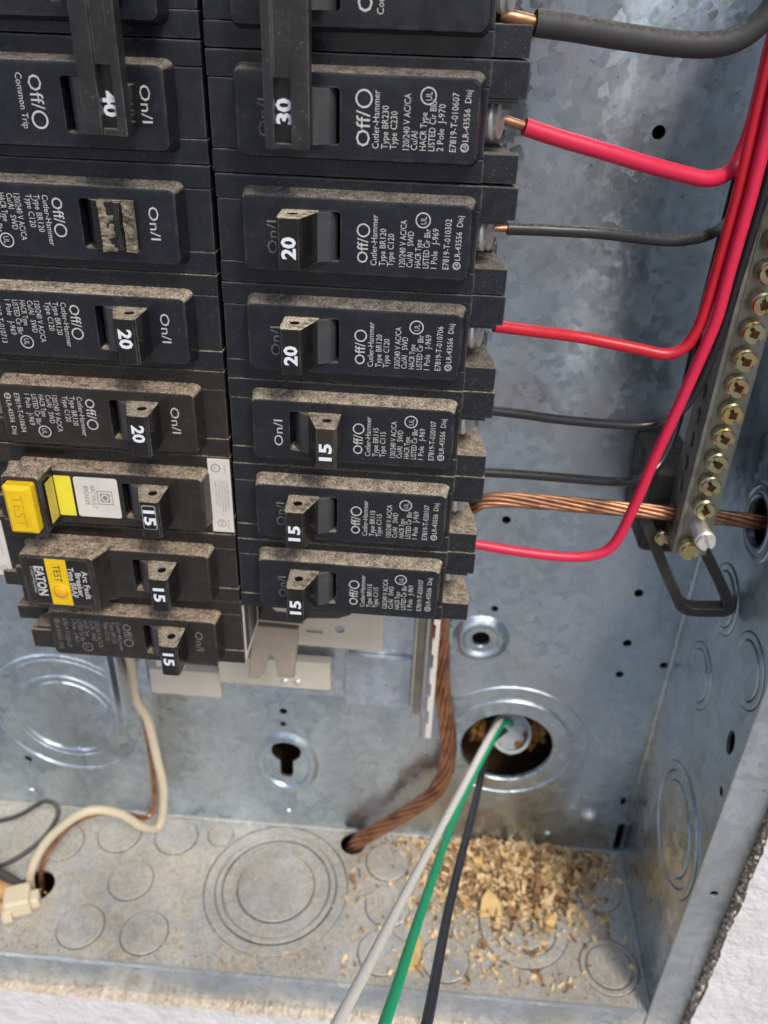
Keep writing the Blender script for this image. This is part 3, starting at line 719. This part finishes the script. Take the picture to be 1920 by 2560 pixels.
bpart('bus_base', sheet([(-1.9, -5.0), (1.30, -5.0), (1.30, -6.72), (1.22, -6.86), (1.05, -6.94), (.55, -6.98), (.55, -7.08), (-.5, -7.04), (-1.9, -7.0)], [], .5, .02).xf(Matrix.Translation((0, 1.25, 0))), 'bus_dark')
# forked stab with a notch, and a second one half hidden behind the breaker
stab = [(-.13, -7.08), (.50, -7.10), (.47, -7.5), (.42, -8.02), (.17, -8.02), (.15, -7.66), (.08, -7.60), (-.02, -7.98), (-.10, -8.08), (-.26, -8.08), (-.24, -7.9)]
bpart('bus_stab', sheet(stab, [], .12, .03).xf(Matrix.Translation((0, 1.15, 0))), 'tan')
bpart('bus_stab', sheet([(.12, -5.9), (.45, -5.9), (.44, -6.72), (.38, -6.79), (.2, -6.79), (.14, -6.72)], [], .10, .03).xf(Matrix.Translation((0, 1.12, 0))), 'beige')
bpart('bus_stab', sheet([(-.45, -5.9), (.02, -5.9), (.0, -6.45), (-.14, -6.68), (-.3, -6.72)], [], .10, .03).xf(Matrix.Translation((0, 1.12, 0))), 'beige')
for x in (.05, .26): bpart('pan_screw', MB().lathe(dome(.07, .05), 16).xf(Matrix.Translation((x, 2.30, -8.9-.25))), 'steel', 60)
bpart('paper_label', MB().box(-1.75, -1.3, 1.5, 1.52, -8.3, -7.2, .006), 'label')
bpart('left_rail', MB().box(-2.86, -2.80, 2.1, 2.72, -10.0, 3, .008).box(-2.70, -2.66, 2.1, 2.72, -10.05, 3, .008), 'galv_pan')

# ------------------------------------------------------------------ neutral bar
nbar = thing('neutral_bar', 'grey aluminium neutral bar with a row of brassy slotted screws', 'terminal bar', (5.63, 1.5, -5.66))
def npart(name, mb, mat, sm=35, par=None): mb.xf(Matrix.Translation((-5.63, -1.5, 5.66))); return link(name, mb, M_[mat], par or nbar, sm)
ZS = [-1.62-.3265*i for i in range(-4, 11)]
side_h = [circle(1.80, z+.10, .11, 18, .75, 1.0) for z in ZS]+[circle(1.86, -5.25, .17, 20)]
npart('bar', sheet([(1.5, -5.66), (2.08, -5.66), (2.08, .3), (1.5, .3)], side_h, .06, .008, 'yz').xf(Matrix.Translation((5.42, 0, 0))), 'bar')
npart('bar_face', MB().box(5.481, 5.86, 1.503, 1.57, -5.655, .3, .012).box(5.481, 5.86, 2.0, 2.075, -5.655, .3, .012).box(5.80, 5.858, 1.571, 1.999, -5.655, .3), 'bar')
npart('bar_core', MB().box(5.66, 5.79, 1.572, 1.998, -5.0, .29), 'copper_old')
def head(c, r=.128, h=.13, stem=0., tilt=(0, 0)):
    mb = MB(); ax = Vector((tilt[0], -1, tilt[1])).normalized(); c = Vector(c); top = stem+h
    if stem: mb.cyl(c, ax, r*.86, 0, stem, 18)
    mb.cyl(c, ax, r, stem, top, 26, .022)
    a = random.uniform(.3, 1.1); e1 = ax.cross(Vector((0,0,1))).normalized(); e2 = ax.cross(e1)
    d1 = e1*math.cos(a)+e2*math.sin(a); d2 = e2*math.cos(a)-e1*math.sin(a); p0 = c+ax*(top-.002)
    for sg in (-1, 1):
        pl = []
        for k in range(11):
            t = -PI/2+PI*k/10; x, y = math.cos(t)*(r-.022), math.sin(t)*(r-.022)
            x = max(x, .0); pl.append(p0+d1*(sg*(x*.82+.022))+d2*y)
        sq = []
        mb.loft([pl, [q+ax*.04 for q in pl]])
    return mb
for z in ZS:
    stem = random.choice((0, .02, .05)); xx = 5.645+random.uniform(-.01, .01)
    s = npart('terminal_screw', head((xx, 1.5, z), stem=stem), 'chromate')
    q = MB().box(-.042, .042, -.004, .02, -.042, .042); q.xf(Matrix.Translation((xx, 1.5-stem-.13-.042, z)) @ Matrix.Rotation(random.uniform(0, 1.5), 4, 'Y'))
    npart('square_recess', q, 'recess', 35, s)
npart('lug_screw', head((5.66, 1.5, -5.20), .125, .12, .26), 'steel'); npart('terminal_screw', head((5.58, 1.5, -5.50), stem=.03), 'chromate')
npart('terminal_screw', head((5.36, 1.9, -5.62), .10, .1), 'chromate')
npart('standoff', MB().box(5.16, 5.78, 2.09, 3.36, -6.05, -4.75, .12, 4), 'bracket')
# retaining loop: a flat black strap bent to a parallelogram
lp = [(5.14, 2.0, -5.45), (5.45, 1.95, -6.05), (5.78, 1.9, -6.62), (5.86, 1.9, -6.74), (6.0, 1.88, -6.80), (6.30, 1.82, -6.74), (6.44, 1.80, -6.70), (6.45, 1.80, -6.58), (6.28, 1.85, -6.28), (5.92, 1.95, -5.72)]
st = MB(); pts = crom(lp, 5); loops = []
for i, q in enumerate(pts):
    t = (pts[min(i+1, len(pts)-1)]-pts[max(i-1, 0)]).normalized(); nn = t.cross(Vector((0, 1, 0))).normalized()
    e = .012
    loops.append([q+nn*a+Vector((0, b, 0)) for a, b in ((-.075, -.10+e), (-.075+e, -.10), (.075-e, -.10), (.075, -.10+e), (.075, .10), (-.075, .10))])
npart('retaining_loop', st.loft(loops), 'bracket', 40)

# ------------------------------------------------------------------ wires
def wire(label, pts, r, mat, name='wire', tip=None, tipmat='copper', tipr=.55, sub=8, group=None):
    p = crom(pts, sub); b = p[-1]
    root = thing(name, label, 'wire', tuple(p[0]), group=group); off = Matrix.Translation(-p[0])
    link('insulation', MB().tube(p, r, 16).xf(off), M_[mat], root, 50)
    if tip: link('copper_tip', MB().tube(crom(tip, 4), r*tipr, 12).xf(off), M_[tipmat], root, 50)
    return root
wire('thick charcoal wire on the upper terminal of the 30 amp breaker', [(2.84,.94,.265), (3.2,1.0,.235), (3.6,1.1,.19), (4.22,1.2,.14), (4.6,1.2,.16), (4.85,1.2,.29), (5.03,1.2,.58), (5.2,1.2,1.2)], .112, 'ins_charcoal', tip=[(2.52,.88,.32), (2.70,.91,.295), (2.88,.945,.26)])
wire('thick red wire on the lower terminal of the 30 amp breaker', [(2.85,.955,-.585), (3.2,1.02,-.68), (3.62,1.1,-.78), (4.1,1.22,-.90), (4.5,1.33,-.99), (4.8,1.4,-1.04), (5.02,1.52,-.98), (5.14,1.6,-.80), (5.19,1.62,-.45), (5.19,1.62,.2), (5.2,1.6,1.2)], .082, 'ins_pink', tip=[(2.52,.88,-.50), (2.66,.91,-.53), (2.84,.955,-.58)])
wire('thin black wire from the 20 amp breaker below the two-pole one', [(2.79,.95,-1.53), (3.2,1.0,-1.535), (3.75,1.1,-1.56), (4.37,1.3,-1.64), (4.65,1.4,-1.655), (4.94,1.55,-1.63), (5.18,1.75,-1.55), (5.31,1.85,-1.34), (5.34,1.85,-.59), (5.34,1.85,1.0)], .062, 'ins_black', tip=[(2.55,.88,-1.52), (2.68,.92,-1.525), (2.82,.953,-1.53)])
wire('bright red wire that turns up from the second 20 amp breaker', [(2.76,.95,-2.545), (3.2,1.08,-2.62), (3.75,1.25,-2.72), (4.4,1.3,-2.83), (4.73,1.3,-2.875), (4.92,1.3,-2.78), (5.01,1.3,-2.58), (5.045,1.3,-2.36), (5.07,1.3,-1.98), (5.09,1.3,-1.45), (5.10,1.3,-1.1), (5.09,1.3,-.58), (5.09,1.3,-.09), (5.09,1.3,1.0)], .066, 'ins_red', tip=[(2.54,.88,-2.51), (2.66,.92,-2.525), (2.80,.962,-2.55)])
wire('glossy thin black wire from the switched-off breaker', [(2.80,.95,-3.53), (3.2,1.05,-3.60), (3.66,1.2,-3.705), (4.4,1.4,-3.815), (4.80,1.48,-3.82), (5.06,1.52,-3.70), (5.23,1.55,-3.42), (5.32,1.52,-2.9), (5.36,1.5,-2.46), (5.37,1.48,-2.02), (5.39,1.46,-1.48), (5.40,1.45,-1.12), (5.40,1.45,-.59), (5.40,1.45,1.0)], .056, 'ins_gloss', tip=[(2.55,.88,-3.49), (2.68,.92,-3.505), (2.83,.957,-3.535)])
wire('glossy thin black wire coming from behind the dusty 15 amp breaker', [(2.70,.93,-4.32), (3.2,1.05,-4.38), (3.76,1.2,-4.47), (4.4,1.42,-4.60), (4.70,1.52,-4.63), (4.95,1.65,-4.58), (5.12,1.8,-4.40), (5.24,1.95,-3.95), (5.33,2.25,-2.92), (5.36,2.3,-2.0), (5.38,2.3,-.5), (5.38,2.3,1.0)], .058, 'ins_gloss')
wire('pinkish red wire that sweeps up past the copper cable from the lowest breaker', [(2.50,1.2,-5.50), (2.86,1.2,-5.52), (3.41,1.2,-5.585), (4.0,1.2,-5.615), (4.38,1.2,-5.55), (4.59,1.2,-5.33), (4.74,1.2,-4.69), (4.82,1.2,-4.21), (4.97,1.2,-3.45), (5.11,1.2,-2.7), (5.155,1.2,-2.37), (5.165,1.2,-1.95), (5.185,1.2,-1.42), (5.195,1.2,-1.08), (5.195,1.2,-.56), (5.18,1.2,-.08), (5.18,1.2,1.0)], .066, 'ins_pink')
def stranded(label, pts, R, n, mat, pitch, name='copper_cable'):
    p = crom(pts, 10); root = thing(name, label, 'cable', tuple(p[0])); off = Matrix.Translation(-p[0])
    T_, N_, s_ = [], [], [0.]; nrm = None
    for i, q in enumerate(p):
        t = (p[min(i+1, len(p)-1)]-p[max(i-1, 0)]).normalized()
        if nrm is None: nrm = t.orthogonal().normalized()
        nrm = (nrm-t*nrm.dot(t)).normalized(); T_.append(t); N_.append(nrm.copy())
        if i: s_.append(s_[-1]+(p[i]-p[i-1]).length)
    rs = R*math.sin(PI/n)/(1+math.sin(PI/n)); rc = R-rs
    for k in range(n):
        path = []
        for i, q in enumerate(p):
            a = 2*PI*k/n+2*PI*s_[i]/pitch; b = T_[i].cross(N_[i]); path.append(q+(N_[i]*math.cos(a)+b*math.sin(a))*rc)
        link('strand', MB().tube(path, rs*1.06, 8).xf(off), M_[mat], root, 60)
    link('strand', MB().tube(p, rc-rs*.8, 8).xf(off), M_[mat], root, 60)
stranded('bare stranded copper cable running from the breakers through the neutral bar lug', [(2.55,1.75,-5.75), (2.66,1.7,-5.42), (2.80,1.66,-5.20), (2.98,1.66,-5.12), (3.33,1.7,-5.11), (4.19,1.8,-5.18), (4.99,1.85,-5.23), (5.47,1.86,-5.25), (6.2,1.86,-5.28), (6.9,1.86,-5.31)], .105, 8, 'copper', 3.6)
stranded('bare stranded copper cable curving down into a hole in the box floor', [(2.50,2.9,-7.6), (2.56,2.95,-8.64), (2.66,3.0,-9.7), (2.79,3.02,-10.45), (2.88,3.02,-11.2), (2.84,3.0,-11.9), (2.58,3.0,-12.55), (1.80,3.02,-13.45), (1.28,3.06,-14.05), (1.05,3.1,-14.6)], .15, 8, 'copper_old', 3.2)
wire('white wire leaving the conduit hole and reaching out of the box', [(4.1,4.5,-12.1), (4.02,4.1,-11.55), (3.76,3.55,-11.06), (2.95,1.2,-10.38), (2.16,-1.5,-9.14), (1.66,-3.6,-7.8), (1.36,-5.0,-6.69)], .062, 'ins_white', 'conduit_wire')
wire('green wire leaving the conduit hole and reaching out of the box', [(4.2,4.5,-12.0), (4.08,4.05,-11.45), (3.80,3.5,-11.10), (3.02,1.2,-10.47), (2.45,-1.5,-9.1), (2.09,-3.6,-7.73), (1.82,-5.0,-6.79)], .060, 'ins_green', 'conduit_wire')
wire('blue-black wire leaving the conduit hole and reaching out of the box', [(4.15,4.5,-12.2), (4.0,4.1,-11.75), (3.64,3.3,-11.38), (3.29,1.4,-10.58), (2.8,-1.2,-9.5), (2.5,-3.3,-8.23), (2.27,-4.6,-7.7)], .060, 'ins_navy', 'conduit_wire')
wire('cream wire hanging down from the breakers and looping towards the floor hole', [(-2.52,2.2,-8.3), (-2.58,2.45,-9.2), (-2.66,2.6,-10.1), (-2.58,2.75,-10.77), (-2.54,2.8,-11.85), (-2.53,2.85,-12.68), (-2.66,2.88,-13.55), (-2.78,2.78,-13.80), (-2.90,2.45,-13.35), (-3.18,2.22,-12.72), (-3.57,2.0,-12.40), (-4.02,1.9,-12.65), (-4.54,1.8,-13.24), (-4.85,1.62,-13.9), (-4.9,1.55,-14.5)], .082, 'ins_cream')
cp = crom([(-2.70,2.5,-8.8), (-2.73,2.8,-9.86), (-2.72,2.87,-10.58), (-2.72,2.95,-11.76), (-2.79,3.05,-12.77), (-2.88,3.1,-13.5), (-3.02,2.95,-13.72), (-3.34,2.7,-13.35), (-3.74,2.4,-13.02), (-4.24,2.2,-13.24), (-4.66,1.8,-13.8), (-4.75,1.65,-14.5)], 8)
o = link('ground_wire', MB().tube([q-cp[0] for q in cp], .05, 10), M_['copper_old'], None, 60, tuple(cp[0])); tag(o, 'thin bare copper ground wire running beside the cream wire', 'wire')
wire('thin grey-black wire lying looped on the box floor near the corner hole', [(-6.3,2.7,-14.0), (-5.6,2.75,-13.75), (-5.0,2.9,-13.4), (-4.72,2.75,-13.55), (-4.95,2.4,-13.9), (-5.4,1.9,-14.0), (-6.2,1.5,-14.05)], .045, 'ins_charcoal')
wire('dark grey cable lead bent down into the cream clamp', [(-6.2,1.3,-12.2), (-5.65,1.32,-12.9), (-5.3,1.36,-13.5), (-4.95,1.42,-14.0), (-4.75,1.5,-14.6)], .085, 'ins_charcoal')
wire('flat tan cable sheath entering the cream clamp', [(-6.4,1.0,-12.6), (-5.75,1.1,-13.2), (-5.3,1.2,-13.75), (-4.95,1.35,-14.15)], .16, 'ins_tan', 'cable_sheath')
wire('short tan cable lying on the box floor under the cream clamp', [(-6.2,.75,-14.05), (-5.5,.95,-14.08), (-4.9,1.12,-14.09)], .085, 'ins_tan', 'cable_sheath')
clp = MB().box(-.26, .20, -.28, .16, .02, .42, .06, 3).box(.14, .34, -.20, .06, .05, .30, .05, 3).box(-.30, -.12, -.36, -.1, .02, .24, .04, 2)
clp.xf(Matrix.Rotation(.35, 4, 'Z')); o = link('cable_clamp', clp, M_['ins_cream'], None, 40, (-4.86, 1.18, ZF)); tag(o, 'cream plastic cable clamp at the edge of the floor hole', 'clamp')
# conduit behind the large knockout
cd = thing('conduit_stub', 'pale grey conduit end with orange fibre seen inside the large knockout hole', 'conduit', (4.14, 4.05, -11.72))
ct = MB(); ring_o = [[(.40*math.cos(a), h, .40*math.sin(a)) for a in (2*PI*k/32 for k in range(32))] for h in (0, .7)]
ring_i = [[(.34*math.cos(a), h, .34*math.sin(a)) for a in (2*PI*k/32 for k in range(32))] for h in (.7, 0)]
ct.loft(ring_o+ring_i+[ring_o[0]], False, False); ct.xf(Matrix.Rotation(-.75, 4, 'X')); link('conduit', ct, M_['pvc'], cd)
link('conduit_inside', MB().cyl((0, .16, -.15), (0, -.73, .68), .35, -.02, .0, 28), M_['pvc'], cd)
ff = MB()
for k in range(150):
    a = random.uniform(PI*.95, PI*2.02); r = random.uniform(.42, .70); lump(ff, (r*math.cos(a)*1.15-.05, random.uniform(.0, .5), r*math.sin(a)*.85+.02), random.uniform(.05, .13), k)
o = link('fibre', ff, M_['foam'], cd, 30); o['kind'] = 'stuff'

# ------------------------------------------------------------------ sawdust and wood chips on the floor
def flake(mb, c, L, W, curl, th=.012, rz=None, tilt=.5):
    e = Euler((random.gauss(0, tilt), random.gauss(0, tilt), rz if rz is not None else random.uniform(0, 2*PI))).to_matrix(); n = 4; top = []
    w0 = [random.uniform(.5, 1.1) for _ in range(n+1)]
    A, B = [], []
    for i in range(n+1):
        t = i/n-.5; z = curl*(t*t*4-.3)*L*.4+random.gauss(0, .01); ww = W*w0[i]*(1-.5*abs(t)**2*4*.5)/2
        A.append(e @ Vector((t*L, -ww, z))+Vector(c)); B.append(e @ Vector((t*L, ww, z+random.gauss(0, .012)))+Vector(c))
    dz = Vector((0, 0, th)); o = len(mb.v)
    mb.v += [tuple(q) for q in A+B+[q-dz for q in A]+[q-dz for q in B]]; m_ = n+1
    for i in range(n):
        a, b, c2, d = o+i, o+i+1, o+m_+i+1, o+m_+i
        mb.f += [(a, b, c2, d), (a+2*m_, d+2*m_, c2+2*m_, b+2*m_), (a, a+2*m_, b+2*m_, b), (d, c2, c2+2*m_, d+2*m_)]
    mb.f += [(o, o+m_, o+3*m_, o+2*m_), (o+n, o+2*m_+n, o+3*m_+n, o+m_+n)]
def pile_h(x, y):
    a = math.exp(-(((x-4.35)/1.25)**2+((y-2.75)/.75)**2)*1.0)*.34+math.exp(-(((x-4.9)/.6)**2+((y-2.2)/.6)**2))*.16
    return a*(.6+.8*mnoise.noise((x*2.2, y*2.2, 1.)))
sd = MB(); sd2 = MB()
for k in range(5200):
    if random.random() < .85: x, y = random.gauss(4.35, .78), 3.3-abs(random.gauss(0, .62))*random.choice((.5, 1, 1.3))
    else: x, y = random.gauss(3.6, 1.3), random.uniform(.5, 3.3)
    if not (1.2 < x < 6.45 and .35 < y < 3.34): continue
    if random.random() < .35 and y < 1.6: continue
    h = max(0, pile_h(x, y)); s = abs(random.gauss(.055, .04))+.02
    flake(sd2 if random.random() < .24 else sd, (x, y, ZF+.02+h*random.uniform(.4, 1.05)), s*random.uniform(1, 2.3), s*random.uniform(.4, .9), random.uniform(-.6, 1.2), .01, None, .45)
for k in range(420):
    x, y = random.uniform(-5.6, 6.4), .3+abs(random.gauss(0, 1.0)); 
    if y > 3.3: continue
    s = random.uniform(.012, .035); flake(sd, (x, y, ZF+.015), s*1.5, s, .3, .008, None, .2)
tag(link('sawdust', sd, M_['chip'], None, 25), 'heap of pale sawdust and shavings on the box floor', 'sawdust', kind='stuff')
tag(link('brown_sawdust', sd2, M_['chip_dark'], None, 25), 'darker brown wood crumbs mixed into the heap of shavings', 'sawdust', kind='stuff')
dk = MB()
for k in range(1500):
    x, y = random.uniform(-5.5, 6.4), YF+.08+abs(random.gauss(0, .35)); lump(dk, (x, min(y, 3.2), ZF+.006), random.uniform(.006, .018), k) if k % 2 else None
tag(link('floor_grit', dk, M_['chip_dark'], None, 25), 'fine dark grit gathered along the front edge of the box floor', 'grit', kind='stuff')
for k in range(60):
    x, y = random.gauss(4.6, .62), random.uniform(1.5, 3.15)
    if x > 6.3: continue
    mb = MB(); flake(mb, (0, 0, 0), random.uniform(.16, .46), random.uniform(.08, .20), random.uniform(.3, 1.3), .016, None, .35)
    hue = random.choice(('chip', 'chip', 'chip_gold', 'chip_dark'))
    o = link('wood_chip', mb, M_[hue], None, 30, (x, y, ZF+.06+max(0, pile_h(x, y))))
    word = {'chip': 'pale', 'chip_gold': 'golden', 'chip_dark': 'dark brown'}[hue]
    tag(o, word+' curled wood shaving lying on the sawdust heap', 'wood chip', word+' wood shavings on the heap')
tri = MB(); pl = [(-.18, -.22), (.24, -.16), (.22, .06), (-.02, .30), (-.14, .12)]
tri.loft([[(a, b, 0) for a, b in pl], [(a, b, .03) for a, b in pl]]).xf(Matrix.Rotation(.45, 4, 'X'))
tag(link('wood_chip', tri, M_['chip_gold'], None, 0, (3.86, 1.88, ZF+.14)), 'large flat golden wood chip with an angular outline in front of the heap', 'wood chip')
lng = MB(); pl = [(-.10, -.36), (.10, -.30), (.12, .2), (.02, .40), (-.10, .1)]
lng.loft([[(a, b, 0) for a, b in pl], [(a, b, .03) for a, b in pl]]).xf(Matrix.Rotation(-.08, 4, 'Z'))
tag(link('wood_chip', lng, M_['chip_gold'], None, 0, (2.48, .92, ZF+.02)), 'long narrow wood chip lying on the floor beside the green wire', 'wood chip')
